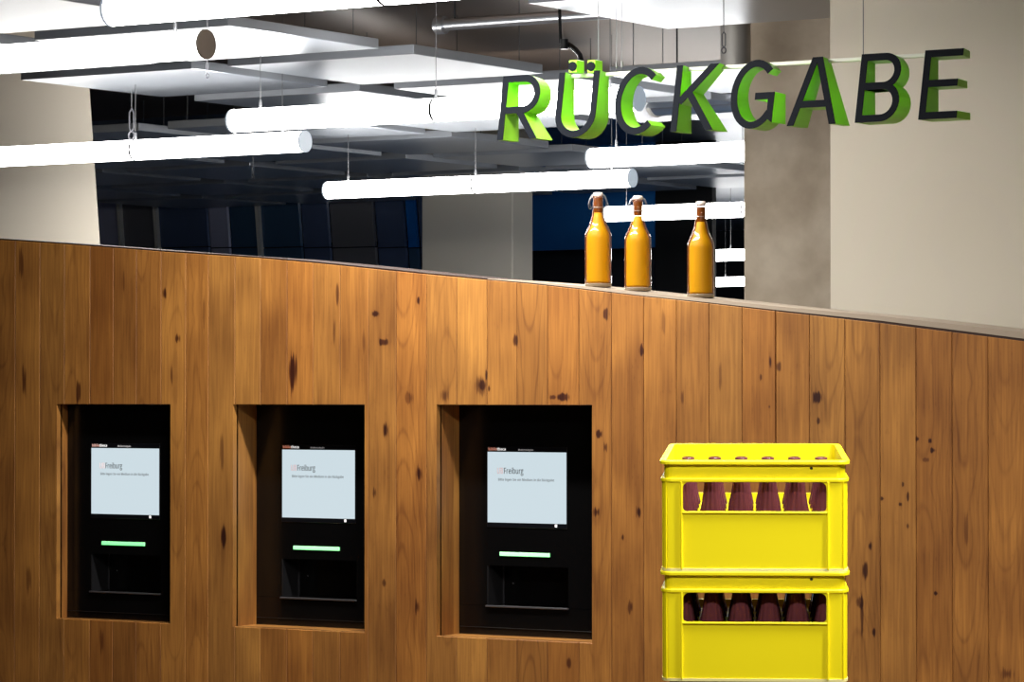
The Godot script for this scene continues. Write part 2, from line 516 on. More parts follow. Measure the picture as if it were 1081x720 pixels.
# ---------------------------------------------------------------- return terminals
func text_part(called: String, s: String, h: float, m: Material, parent: Node, at: Vector3, bold := false):
	var f := SystemFont.new()
	f.font_names = PackedStringArray(["Droid Sans"])
	if bold: f.font_weight = 700
	var t := TextMesh.new()
	t.text = s; t.font = f; t.font_size = 64; t.pixel_size = h / 64.0 * 1.38; t.depth = 0.0006
	t.horizontal_alignment = HORIZONTAL_ALIGNMENT_LEFT
	t.vertical_alignment = VERTICAL_ALIGNMENT_BOTTOM
	var o := part(called, t, m, parent, at)
	return o
func terminal(nn: Array, px: float, where: String):
	var z: float = -nn[4]
	var c := on_z(px, 515.0, z)
	var kx := (wx(598, -0.14) - wx(515, -0.14))             # width of the screen
	var sy := func(py): return wy(556.5, py, -0.14)         # heights are those of the third terminal
	var t := thing("return_terminal", "black glossy return terminal with lit white screen, " + where, "terminal", Vector3(c.x, nn[2], z), "return terminals in the oak wall")
	var base: float = nn[2]
	var xl: float = nn[0] - c.x + 0.001
	var xr: float = nn[1] - c.x - 0.001
	var H: float = nn[3] - nn[2] - 0.002
	var sl := -kx / 2.0 - 0.004                             # slot opening
	var sr := kx / 2.0 + 0.006
	var st: float = sy.call(598.0) - base
	var sb: float = sy.call(641.0) - base
	var d := 0.19
	var b := MB.new()
	b.box(Vector3((xl + xr) / 2.0, (st + H) / 2.0, -d / 2.0), Vector3(xr - xl, H - st, d))
	b.box(Vector3((xl + xr) / 2.0, sb / 2.0 + 0.001, -d / 2.0), Vector3(xr - xl, sb, d))
	b.box(Vector3((xl + sl) / 2.0, (st + sb) / 2.0, -d / 2.0), Vector3(sl - xl, st - sb, d))
	b.box(Vector3((xr + sr) / 2.0, (st + sb) / 2.0, -d / 2.0), Vector3(xr - sr, st - sb, d))
	part("housing", b, M.black, t)
	# bottom trim line of the front plate
	part("trim_strip", bx(Vector3((xl + xr) / 2.0, 0.026, 0.001), Vector3(xr - xl - 0.006, 0.0022, 0.003), 0.0006), M.dark_metal, t)
	# screen
	var y0: float = sy.call(552.3) - base
	var y1: float = sy.call(477.3) - base
	var yt: float = sy.call(473.0) - base
	var ybm: float = sy.call(556.3) - base
	var bez := part("screen_frame", bx(Vector3(0, (yt + ybm) / 2.0, 0.001), Vector3(kx + 0.006, yt - ybm + 0.008, 0.003), 0.001), M.bezel, t)
	text_part("lettering", "biblio", 0.0098, M.print_orange, bez, Vector3(-kx / 2.0 + 0.002, y1 + 0.0015, 0.0028), true)
	text_part("lettering", "theca", 0.0098, M.print_white, bez, Vector3(-kx / 2.0 + 0.0385, y1 + 0.0015, 0.0028), true)
	text_part("lettering", "Medienrückgabe", 0.006, M.print_pale, bez, Vector3(-kx / 2.0 + kx * 0.39, y1 + 0.003, 0.0028))
	part("return_icon", bx(Vector3(kx * 0.37, ybm + 0.006, 0.003), Vector3(0.009, 0.010, 0.001)), M.print_white, bez)
	var scr := part("screen", bx(Vector3(0, (y0 + y1) / 2.0, 0.0025), Vector3(kx, y1 - y0, 0.0015)), M.screen, t)
	var tx := -kx / 2.0
	var ty: float = sy.call(502.5) - base
	text_part("lettering", "UB", 0.0205, M.print_red, scr, Vector3(tx + kx * 0.12, ty, 0.0036)).scale.x = 0.72
	text_part("lettering", "Freiburg", 0.0205, M.print_dark, scr, Vector3(tx + kx * 0.207, ty, 0.0036)).scale.x = 0.76
	var ty2: float = sy.call(508.8) - base
	text_part("lettering", "Bitte legen Sie ein Medium in die Rückgabe", 0.0086, M.print_grey, scr, Vector3(tx + kx * 0.135, ty2, 0.0036))
	# green status light
	var gx0 := kx * 0.155 - kx / 2.0
	var gx1 := kx * 0.79 - kx / 2.0
	var gy: float = sy.call(585.5) - base
	part("status_light", bx(Vector3((gx0 + gx1) / 2.0, gy, 0.002), Vector3(gx1 - gx0, 0.0135, 0.005), 0.001), M.green_glow, t)
	area(Vector3((gx0 + gx1) / 2.0, gy, 0.008) + t.position, Vector3(0, 0, 1), Vector2(gx1 - gx0, 0.013), 0.006, Color(0.45, 1.0, 0.6), self)
	area(Vector3(0, (y0 + y1) / 2.0, 0.008) + t.position, Vector3(0, 0, 1), Vector2(kx, y1 - y0), 0.02, Color(0.86, 0.93, 1.0), self)
	# return slot: pocket with a metal corner strip, a sensor and a tray lip
	var p := MB.new()
	var pd := 0.10
	p.box(Vector3((sl + sr) / 2.0, (st + sb) / 2.0, -pd - 0.004), Vector3(sr - sl, st - sb, 0.008))
	part("slot_back", p, M.black, t)
	part("slot_side", bx(Vector3(sl + 0.002, (st + sb) / 2.0, -pd / 2.0), Vector3(0.004, st - sb - 0.002, pd - 0.002)), M.black_satin, t)
	part("corner_strip", bx(Vector3(sl + 0.006, (st + sb) / 2.0, -pd + 0.003), Vector3(0.004, st - sb - 0.004, 0.004)), M.dull_metal, t)
	part("sensor", bx(Vector3(sl + 0.044, (st + sb) / 2.0 + 0.004, -pd + 0.002), Vector3(0.006, 0.006, 0.004), 0.002), M.steel, t)
	part("tray_lip", bx(Vector3((sl + sr) / 2.0, sb - 0.001, 0.004), Vector3(sr - sl + 0.004, 0.006, 0.012), 0.0015), M.dull_metal, t)

# ---------------------------------------------------------------- bottles
func swing_bottle(px: float, where: String):
	var x := wx(px, -0.06)
	var t := thing("swing_top_bottle", "amber swing-top beer bottle with white stopper, " + where, "bottle", Vector3(x, top_y(x) + dark_t(x) + cap_t(x) - 0.001, -0.06), "swing-top bottles on the wall")
	t.rotation.y = 0.57
	var g := MB.new()
	g.lathe([Vector2(0.0, 0.0), Vector2(0.041, 0.0), Vector2(0.0445, 0.004), Vector2(0.045, 0.010), Vector2(0.045, 0.168), Vector2(0.0435, 0.181), Vector2(0.0395, 0.193), Vector2(0.0335, 0.204), Vector2(0.028, 0.216), Vector2(0.0235, 0.232), Vector2(0.0205, 0.248), Vector2(0.0178, 0.260), Vector2(0.0172, 0.266), Vector2(0.019, 0.268), Vector2(0.019, 0.271), Vector2(0.0172, 0.273), Vector2(0.0165, 0.296), Vector2(0.018, 0.298), Vector2(0.018, 0.303), Vector2(0.015, 0.306), Vector2(0.0, 0.306)], 32)
	part("glass", g, M.amber_glass, t)
	var gb := MB.new()
	gb.lathe([Vector2(0.0, -0.0005), Vector2(0.0415, -0.0005), Vector2(0.045, 0.0035), Vector2(0.0457, 0.010), Vector2(0.0457, 0.013), Vector2(0.0, 0.0135)], 32)
	part("glass_base", gb, M.clear_base, t)
	var gn := MB.new()
	gn.lathe([Vector2(0.0145, 0.254), Vector2(0.0150, 0.302), Vector2(0.0, 0.303)], 24)
	part("neck_core", gn, M.neck_brown, t)
	var l := MB.new()
	l.lathe([Vector2(0.0, 0.014), Vector2(0.036, 0.014), Vector2(0.0385, 0.020), Vector2(0.0388, 0.166), Vector2(0.0368, 0.178), Vector2(0.032, 0.191), Vector2(0.026, 0.204), Vector2(0.0205, 0.217), Vector2(0.0165, 0.233), Vector2(0.013, 0.252), Vector2(0.0, 0.252)], 28)
	part("contents", l, M.beer, t)
	var s := MB.new()
	s.lathe([Vector2(0.0, 0.306), Vector2(0.0145, 0.306), Vector2(0.0165, 0.309), Vector2(0.0165, 0.316), Vector2(0.0145, 0.320), Vector2(0.0, 0.3205)], 24)
	part("stopper", s, M.ceramic, t)
	var w := MB.new()
	var collar := []
	for k in 20: collar.append(Vector3(cos(TAU * k / 20.0) * 0.0195, 0.2695, sin(TAU * k / 20.0) * 0.0195))
	w.tube(collar, 0.0013, 6, false, true)
	for sg in [-1.0, 1.0]:
		w.tube([Vector3(sg * 0.017, 0.314, 0), Vector3(sg * 0.024, 0.308, 0.002), Vector3(sg * 0.030, 0.292, 0.005), Vector3(sg * 0.0335, 0.278, 0.007), Vector3(sg * 0.031, 0.266, 0.007), Vector3(sg * 0.025, 0.264, 0.005), Vector3(sg * 0.0195, 0.2695, 0.003)], 0.0013, 6)
		w.tube([Vector3(sg * 0.0195, 0.2695, 0), Vector3(sg * 0.027, 0.274, -0.002), Vector3(sg * 0.0285, 0.286, 0.001), Vector3(sg * 0.024, 0.300, 0.003), Vector3(sg * 0.017, 0.311, 0.002)], 0.0012, 6)
	part("wire_bail", w, M.steel, t)

# ---------------------------------------------------------------- crates
const CW := 0.40
const CD := 0.30
const CH := 0.2343
func rrect(w: float, d: float, r: float, seg := 4) -> Array:
	var o := []
	for q in 4:
		var cx := (w / 2.0 - r) * (1.0 if q == 0 or q == 3 else -1.0)
		var cz := (d / 2.0 - r) * (1.0 if q < 2 else -1.0)
		for k in seg + 1:
			var a := (q + float(k) / seg) * PI / 2.0
			o.append(Vector2(cx + cos(a) * r, cz + sin(a) * r))
	o.reverse()
	return o
func narrow(b: MB) -> MB:                                    # the side walls close in slightly towards the rear
	for k in b.v.size():
		b.v[k].x *= 1.0 - 0.07 * (CD / 2.0 - b.v[k].z) / CD
	return b
func window_wall(b: MB, half: float, zc: float, t: float, win: float, y0: float, y1: float, top: float, along_z := false):
	var add := func(c: Vector3, s: Vector3):
		if along_z: b.box(Vector3(c.z, c.y, c.x), Vector3(s.z, s.y, s.x))
		else: b.box(c, s)
	add.call(Vector3(0, y0 / 2.0 + 0.002, zc), Vector3(half * 2.0, y0 - 0.004, t))
	for s in [-1.0, 1.0]:
		add.call(Vector3(s * (win + half) / 2.0, (y0 + top) / 2.0, zc), Vector3(half - win, top - y0, t))
	add.call(Vector3(0, (y1 + top) / 2.0, zc), Vector3(win * 2.0, top - y1, t))
	# rounded upper and lower corners of the opening
	for s in [-1.0, 1.0]:
		for e in [[y1, -1.0, 0.013], [y0, 1.0, 0.008]]:
			var r: float = e[2]
			var n := 5
			for k in n:
				var a0 := PI / 2.0 * k / n
				var a1 := PI / 2.0 * (k + 1) / n
				var cc := Vector2(s * (win - r), e[0] + e[1] * r)
				var corner := Vector2(s * win, e[0])
				var p0 := cc + Vector2(s * cos(a0), -e[1] * sin(a0)) * r
				var p1 := cc + Vector2(s * cos(a1), -e[1] * sin(a1)) * r
				var poly := [corner, p0, p1]
				if (p0 - corner).cross(p1 - corner) < 0: poly = [corner, p1, p0]
				if along_z: continue
				b.prism(poly, zc - t / 2.0, zc + t / 2.0)
func crate_proto() -> Node3D:
	var t := Node3D.new()
	var top := 0.196
	var rim := MB.new()
	rim.ring(rrect(CW, CD, 0.022), rrect(CW - 0.028, CD - 0.028, 0.012), CH - 0.0075, CH, 0.002)
	part("rim", narrow(rim), M.yellow, t)
	var collar := MB.new()
	collar.ring(rrect(CW - 0.018, CD - 0.018, 0.018), rrect(CW - 0.028, CD - 0.028, 0.012), top, CH - 0.0075)
	part("collar", narrow(collar), M.yellow, t)
	var led := MB.new()
	led.ring(rrect(CW - 0.003, CD - 0.003, 0.022), rrect(CW - 0.026, CD - 0.026, 0.012), top - 0.006, top + 0.001, 0.002)
	part("ledge", narrow(led), M.yellow, t)
	var zf := CD / 2.0 - 0.0075
	var f := MB.new()
	window_wall(f, CW / 2.0 - 0.018, zf, 0.005, 0.1505, 0.1265, 0.1885, top - 0.005)
	part("front_wall", narrow(f), M.yellow, t)
	var bkw := MB.new()
	window_wall(bkw, CW / 2.0 - 0.018, -zf, 0.005, 0.1505, 0.1265, 0.1885, top - 0.005)
	part("back_wall", narrow(bkw), M.yellow, t)
	for s in [-1.0, 1.0]:
		var sw := MB.new()
		window_wall(sw, CD / 2.0 - 0.018, s * (CW / 2.0 - 0.0075), 0.005, 0.08, 0.1265, 0.1885, top - 0.005, true)
		part("side_wall", narrow(sw), M.yellow, t)
	for sx in [-1.0, 1.0]:                                   # rounded corner posts
		for sz in [-1.0, 1.0]:
			var cp := MB.new()
			var cc := Vector2(sx * (CW / 2.0 - 0.022), sz * (CD / 2.0 - 0.022))
			for k in 5:
				var q0 := PI / 2.0 * k / 5.0
				var q1 := PI / 2.0 * (k + 1) / 5.0
				var d0 := Vector2(sx * cos(q0), sz * sin(q0))
				var d1 := Vector2(sx * cos(q1), sz * sin(q1))
				for r in [0.017, 0.012]:
					var A := Vector3(cc.x + d0.x * r, 0.0, cc.y + d0.y * r)
					var B := Vector3(cc.x + d1.x * r, 0.0, cc.y + d1.y * r)
					var u := Vector3(0, top - 0.004, 0)
					if (sx * sz > 0) == (r > 0.015): cp.quad(B, A, A + u, B + u)
					else: cp.quad(A, B, B + u, A + u)
			part("corner_post", narrow(cp), M.yellow, t)
	var rb := MB.new()
	for sz in [-1.0, 1.0]:
		for sx in [-1.0, 1.0]:
			rb.box(Vector3(sx * 0.1535, (top - 0.006) / 2.0 + 0.002, sz * (zf + 0.004)), Vector3(0.004, top - 0.010, 0.006), 0.001)
			rb.box(Vector3(sx * 0.186, (top - 0.006) / 2.0 + 0.002, sz * (zf + 0.001)), Vector3(0.003, top - 0.010, 0.004), 0.001)
		rb.box(Vector3(0, 0.1245, sz * (zf + 0.004)), Vector3(0.305, 0.004, 0.006), 0.001)
	part("ribs", narrow(rb), M.yellow, t)
	var foot := MB.new()
	foot.ring(rrect(CW - 0.006, CD - 0.006, 0.020), rrect(CW - 0.026, CD - 0.026, 0.012), 0.0, 0.006)
	part("base_edge", narrow(foot), M.worn, t)
	part("base", narrow(bx(Vector3(0, 0.004, 0), Vector3(CW - 0.02, 0.005, CD - 0.02))), M.yellow, t)
	var dv := MB.new()
	for k in range(1, 6): dv.box(Vector3(-0.183 + 0.061 * k, 0.059, 0), Vector3(0.0025, 0.106, CD - 0.026))
	for k in range(1, 4): dv.box(Vector3(0, 0.059, -0.133 + 0.0665 * k), Vector3(CW - 0.026, 0.106, 0.0025))
	part("divider_grid", narrow(dv), M.yellow, t)
	var hole := MB.new()
	hole.tube([Vector3(0.119, CH - 0.0165, CD / 2.0 - 0.012), Vector3(0.119, CH - 0.0165, CD / 2.0 - 0.0085)], 0.0032, 10)
	part("drain_hole", narrow(hole), M.black_satin, t)
	return t
func crate_bottle_proto() -> Node3D:
	var t := Node3D.new()
	var g := MB.new()
	g.fluted([Vector2(0.0, 0.0), Vector2(0.025, 0.0), Vector2(0.0285, 0.004), Vector2(0.0285, 0.085), Vector2(0.0262, 0.102), Vector2(0.0222, 0.119), Vector2(0.0188, 0.138), Vector2(0.0162, 0.158), Vector2(0.0146, 0.172), Vector2(0.0136, 0.182), Vector2(0.0126, 0.1845)], 12, 0.035)
	part("glass", g, M.crate_glass, t)
	var m := MB.new()
	m.lathe([Vector2(0.0126, 0.1845), Vector2(0.0148, 0.1865), Vector2(0.0150, 0.1905), Vector2(0.0138, 0.1925), Vector2(0.0138, 0.1965), Vector2(0.0125, 0.198), Vector2(0.0095, 0.198), Vector2(0.0092, 0.184), Vector2(0.0, 0.184)], 16)
	part("mouth", m, M.crate_glass, t)
	return t
func crates():
	var Z := 7.02
	var c := EYE + ray(796.5, 419.0) * Z
	var face := (EYE - c); face.y = 0
	var yaw := atan2(face.x, face.z)
	var tilt := deg_to_rad(6.2)
	var bas := Basis(Vector3.UP, yaw) * Basis(Vector3.RIGHT, tilt)
	# front edge of the upper rim
	var rim_front := EYE + ray(796.5, 486.6) * Z
	var upper := rim_front - bas * Vector3(0, CH, CD / 2.0)
	var lower := upper - bas * Vector3(0, CH + 0.0005, 0)
	var proto := crate_proto()
	var bp := crate_bottle_proto()
	var names := ["upper", "lower"]
	var rows := ["front row", "second row", "third row", "back row"]
	var ords := ["first", "second", "third", "fourth", "fifth", "sixth"]
	for i in 2:
		var at: Vector3 = [upper, lower][i]
		var cr: Node3D = proto if i == 0 else proto.duplicate()
		cr.name = numbered("bottle_crate")
		add_child(cr)
		cr.transform = Transform3D(bas, at)
		tag(cr, ["yellow plastic bottle crate on top of the stack", "yellow plastic bottle crate underneath the other crate"][i], "crate", "stacked yellow bottle crates")
		for r in 4:
			for k in 6:
				var bt: Node3D = bp if i == 0 and r == 0 and k == 0 else bp.duplicate()
				bt.name = numbered("brown_bottle")
				add_child(bt)
				var z := 0.09975 - 0.0665 * r
				var x := (-0.1525 + 0.061 * k) * (1.0 - 0.07 * (CD / 2.0 - z) / CD)
				bt.transform = Transform3D(bas * Basis.from_scale(Vector3(1, 1.03, 1)), at + bas * Vector3(x, 0.0068, z))
				tag(bt, "brown glass bottle in %s yellow crate, %s, %s from left" % [names[i], rows[r], ords[k]], "bottle", "bottles in the %s crate" % names[i])
	# ceiling spotlight of the front hall, aimed at the stack
	var sp := c + face.normalized() * 3.2
	sp.y = 3.3
	var aim := lower + bas * Vector3(0, CH, 0)
	var dir := (aim - sp).normalized()
	var sl := thing("ceiling_spotlight", "black ceiling spotlight over the front hall aimed at the yellow crates", "light")
	var sb := MB.new()
	sb.tube([sp - dir * 0.16, sp - dir * 0.01], 0.05, 20)
	part("housing", sb, M.black_satin, sl)
	var ls := MB.new()
	ls.tube([sp - dir * 0.012, sp - dir * 0.004], 0.042, 20)
	part("lens", ls, M.tube_glow, sl)
	var sr := MB.new()
	sr.tube([sp - dir * 0.1, Vector3(sp.x, 3.55, sp.z) - dir * 0.1, Vector3(sp.x, 4.0, sp.z) - dir * 0.1 * Vector3(1, 0, 1)], 0.012, 10)
	part("stem", sr, M.black_satin, sl)
	var spot := SpotLight3D.new()
	spot.name = "crate_spot"
	add_child(spot)
	spot.look_at_from_position(sp + dir * 0.01, aim, Vector3.UP)
	spot.light_energy = 10.5; spot.light_color = Color(1.0, 0.985, 0.96); spot.light_size = 0.08
	spot.spot_angle = 9.0; spot.spot_range = 40.0; spot.spot_attenuation = 2.0
	spot.shadow_enabled = true
	# the table that carries the stack, with a deck sloping to the front
	var tb := thing("display_table", "low table with sloping deck under the yellow crates", "table", Vector3(lower.x, 0, lower.z))
	tb.rotation.y = yaw
	var dk := part("deck", bx(Vector3(0, -0.0135, 0), Vector3(0.36, 0.026, 0.27), 0.003), M.dark_metal, tb)
	dk.transform = Transform3D(Basis(Vector3.RIGHT, tilt), Vector3(0, lower.y, 0))
	for sx in [-1.0, 1.0]:
		for sz in [-1.0, 1.0]:
			var zz: float = sz * 0.11
			var h: float = lower.y - zz * tan(tilt) - 0.026
			part("leg", bx(Vector3(sx * 0.15, h / 2.0, zz), Vector3(0.03, h, 0.03), 0.003), M.dark_metal, tb)

# ---------------------------------------------------------------- the hanging sign
# strokes on a cell 1 wide and 1 high: polylines, "c" marks a curve given by points
func arc(cx: float, cy: float, rx: float, ry: float, a0: float, a1: float, n := 12) -> Array:
	var o := []
	for k in n + 1:
		var a := deg_to_rad(lerpf(a0, a1, float(k) / n))
		o.append(Vector2(cx + cos(a) * rx, cy + sin(a) * ry))
	return o
func glyph(ch: String, w: float, h: float, t: float) -> Array:
	var e := t / 2.0
	var r := w - e
	var u := h - e
	match ch:
		"R":
			var c := h * 0.46
			var ry := (u - c) / 2.0
			return [[Vector2(e, 0), Vector2(e, h)], [Vector2(e, u), Vector2(r - ry, u)] + arc(r - ry, c + ry, ry, ry, 80, -80) + [Vector2(r - ry, c), Vector2(e, c)], [Vector2(w * 0.48, c), Vector2(r + e * 0.2, 0)]]
		"U":
			var rx := (w - t) / 2.0
			return [[Vector2(e, h)] + [Vector2(e, e + rx)] + arc(w / 2.0, e + rx, rx, rx, 190, 350, 16) + [Vector2(r, e + rx), Vector2(r, h)]]
		"C":
			return [arc(w * 0.55, h / 2.0, w * 0.55 - e, h / 2.0 - e, 48, 312, 28)]
		"K":
			return [[Vector2(e, 0), Vector2(e, h)], [Vector2(r - e * 0.2, h), Vector2(e + t * 0.5, h * 0.44)], [Vector2(w * 0.34, h * 0.60), Vector2(r, 0)]]
		"G":
			return [arc(w * 0.53, h / 2.0, w * 0.53 - e, h / 2.0 - e, 46, 318, 28) + [Vector2(r, h * 0.17), Vector2(r, h * 0.47), Vector2(w * 0.56, h * 0.47)]]
		"A":
			return [[Vector2(e * 0.9, 0), Vector2(w * 0.5 - e * 0.55, h)], [Vector2(w - e * 0.9, 0), Vector2(w * 0.5 + e * 0.55, h)], [Vector2(w * 0.18, h * 0.31), Vector2(w * 0.82, h * 0.31)]]
		"B":
			var c := h * 0.525
			var r1 := (u - c) / 2.0
			var r2 := (c - e) / 2.0
			return [[Vector2(e, 0), Vector2(e, h)], [Vector2(e, u), Vector2(r - r1 - w * 0.03, u)] + arc(r - r1 - w * 0.03, c + r1, r1, r1, 80, -80) + [Vector2(r - r1 - w * 0.03, c), Vector2(e, c)], [Vector2(e, c), Vector2(r - r2, c)] + arc(r - r2, e + r2, r2, r2, 80, -80) + [Vector2(r - r2, e), Vector2(e, e)]]
	return [[Vector2(e, 0), Vector2(e, h)], [Vector2(e, u), Vector2(w, u)], [Vector2(e, h * 0.515), Vector2(w * 0.93, h * 0.515)], [Vector2(e, e), Vector2(w, e)]]
func letter(sign_: Node3D, ch: String, px0: float, px1: float, y0: float, y1: float, zf: float, depth: float):
	var x0 := wx(px0, zf)
	var w := wx(px1, zf) - x0
	var h := y1 - y0
	var t := 0.0225
	var face := MB.new()
	var body := MB.new()
	var lean := 0.118                                        # the dark face leans, the rear outline stands upright
	var si := 0
	for s in glyph(ch, w, h, t):
		var zo := 0.0004 * si
		si += 1
		var n: int = s.size()
		var L := []
		var R := []
		for i in n:
			var p: Vector2 = s[i]
			var d0: Vector2 = (p - s[i - 1]).normalized() if i > 0 else (s[1] - p).normalized()
			var d1: Vector2 = (s[i + 1] - p).normalized() if i < n - 1 else d0
			var m := (d0 + d1).normalized()
			var side := Vector2(-m.y, m.x) * (t / 2.0) / maxf(0.5, m.dot(d0))
			L.append(p + side); R.append(p - side)
		if ch in ["A", "K", "R"]:                            # feet and heads cut level
			for k in [0, n - 1]:
				var d: Vector2 = (s[1] - s[0]) if k == 0 else (s[n - 1] - s[n - 2])
				if absf(d.y) > 0.3 * d.length() and (s[k].y < 0.002 or s[k].y > h - 0.002):
					L[k] += d * ((s[k].y - L[k].y) / d.y)
					R[k] += d * ((s[k].y - R[k].y) / d.y)
		var fr := func(p: Vector2, z: float): return Vector3(p.x + p.y * lean, p.y, z + zo)
		var bk := func(p: Vector2): return Vector3(p.x, p.y, -depth - zo)
		for i in n - 1:
			face.quad(fr.call(R[i], 0.002), fr.call(R[i + 1], 0.002), fr.call(L[i + 1], 0.002), fr.call(L[i], 0.002))
			for e in [[R[i], R[i + 1]], [L[i + 1], L[i]]]:
				face.quad(fr.call(e[0], -0.001), fr.call(e[1], -0.001), fr.call(e[1], 0.002), fr.call(e[0], 0.002))
				body.quad(bk.call(e[0]), bk.call(e[1]), fr.call(e[1], -0.001), fr.call(e[0], -0.001))
			body.quad(bk.call(R[i + 1]), bk.call(R[i]), bk.call(L[i]), bk.call(L[i + 1]))
		for e in [[L[0], R[0]], [R[n - 1], L[n - 1]]]:
			body.quad(bk.call(e[0]), bk.call(e[1]), fr.call(e[1], -0.001), fr.call(e[0], -0.001))
			face.quad(fr.call(e[0], -0.001), fr.call(e[1], -0.001), fr.call(e[1], 0.002), fr.call(e[0], 0.002))
	var o := part("letter", body, M.green, sign_, Vector3(x0, y0, zf))
	o.set_meta("label", "green letter %s with a dark face" % ch)
	part("letter_face", face, M.slate, o)
func hanging_sign():
	var z := 0.06
	var y0 := (wy(545, 148.6, z) + wy(990, 123.8, z)) / 2.0
	var y1 := (wy(552, 80.0, z) + wy(990, 51.6, z)) / 2.0
	var s := thing("hanging_sign", "hanging sign of green block letters with dark faces reading RÜCKGABE", "sign")
	for l in [["R", 525, 565.5], ["U", 584, 626.5], ["C", 646, 690], ["K", 708, 752], ["G", 768.5, 814.5], ["A", 831.5, 882], ["B", 903, 947.5], ["E", 970, 1010.5]]:
		letter(s, l[0], l[1], l[2], y0 - (0.003 if l[0] in ["C", "G", "U"] else 0.0), y1 + (0.003 if l[0] in ["C", "G"] else 0.0), z, 0.10)
	for px in [604.5, 624.0]:                                # the two dots of the umlaut: green blocks with round dark faces
		var c := on_z(px, 70.0, z)
		var blk := part("umlaut_block", bx(Vector3(0, 0, -0.025), Vector3(0.031, 0.042, 0.048), 0.001), M.green, s, Vector3(c.x, c.y, z))
		var dsk := MB.new()
		dsk.tube([Vector3(0, 0, -0.002), Vector3(0, 0, 0.003)], 0.0158, 20)
		part("umlaut_face", dsk, M.slate, blk)
	var xr0 := wx(600, z - 0.07)
	var xr1 := wx(985, z - 0.07)
	var ry := wy(850, 66.0, z - 0.07)
	part("rail", bx(Vector3((xr0 + xr1) / 2.0, ry, z - 0.07), Vector3(xr1 - xr0, 0.013, 0.013), 0.002), M.bar_metal, s)
	for px in [632.0, 912.0]:
		var b := MB.new()
		var x := wx(px, z - 0.07)
		b.tube([Vector3(x, ry, z - 0.07), Vector3(x, 3.98, z - 0.07)], 0.0017, 6)
		part("suspension_wire", b, M.wire, s)
	for px in [651.0, 656.5]:                                # short twin rods with clamps
		var b := MB.new()
		var x := wx(px, z - 0.07)
		b.tube([Vector3(x, ry, z - 0.07), Vector3(x, 3.98, z - 0.07)], 0.0012, 6)
		b.box(Vector3(x, ry + 0.03, z - 0.07), Vector3(0.006, 0.02, 0.006), 0.001)
		part("suspension_wire", b, M.wire, s)

# ---------------------------------------------------------------- tube lamps
func has_panel(r: int, c: int) -> bool:
	if c < 0 or c > 8 or r < -2 or r > 7: return false
	if c == 1 and r in [0, 1]: return false
	if c <= 0 and r != 0: return false
	if r >= 4 and c < 4: return false
	return not (c >= 4 and r < 3)
func under_panel(x: float, z: float) -> bool:
	for r in range(-2, 8):
		for c in range(0, 9):
			var xr := -1.22 - 1.56 * c
			var zn := -4.06 - 1.69 * r
			if has_panel(r, c) and x < xr and x > xr - 1.3 and z < zn and z > zn - 1.35: return true
	return false
const TUBE_Y := 3.0
const TUBE_R := 0.062
func tube_lamp(label: String, z: float, x0: float, x1: float, e_down: float, e_up: float, dark_cap := false, joint := 0.5, glow_mat := "tube_glow"):
	var t := thing("tube_lamp", label, "lamp", Vector3(x1, TUBE_Y, z), "hanging tube lamps")
	var len_ := x1 - x0
	var xm := -len_ * (1.0 - joint)
	for s in [[-len_, xm - 0.006], [xm + 0.006, 0.0]]:
		var b := MB.new()
		b.tube([Vector3(s[0], 0, 0), Vector3(s[1], 0, 0)], TUBE_R, 28, true)
		part("diffuser", b, M[glow_mat], t)
	var jr := MB.new()
	jr.tube([Vector3(xm - 0.008, 0, 0), Vector3(xm + 0.008, 0, 0)], TUBE_R + 0.001, 28, true)
	part("joint_ring", jr, M.dark_metal, t)
	for s in [-len_ - 0.012, 0.0]:
		var cb := MB.new()
		cb.tube([Vector3(s, 0, 0), Vector3(s + 0.012, 0, 0)], TUBE_R + 0.002, 28, true)
		part("end_cap", cb, M.cap_dark if dark_cap else M.cap_pale, t)
	for x in [-len_ * 0.93, xm, -0.16]:
		var w := MB.new()
		w.tube([Vector3(x, TUBE_R, 0), Vector3(x, 0.4 if under_panel(x1 + x, z) else 0.998, 0)], 0.0022, 6)
		part("suspension_wire", w, M.wire, t)
		var h := MB.new()
		h.box(Vector3(x, TUBE_R + 0.02, 0), Vector3(0.014, 0.05, 0.014), 0.003)
		part("clamp", h, M.steel, t)
	if e_down > 0: area(Vector3((x0 + x1) / 2.0, TUBE_Y - TUBE_R - 0.006, z), Vector3.DOWN, Vector2(len_, TUBE_R * 2.0), e_down, Color(1.0, 0.985, 0.96), self)
	if e_up > 0: area(Vector3((x0 + x1) / 2.0, TUBE_Y + TUBE_R + 0.006, z), Vector3.UP, Vector2(len_, TUBE_R * 2.0), e_up, Color(1.0, 0.985, 0.96), self)

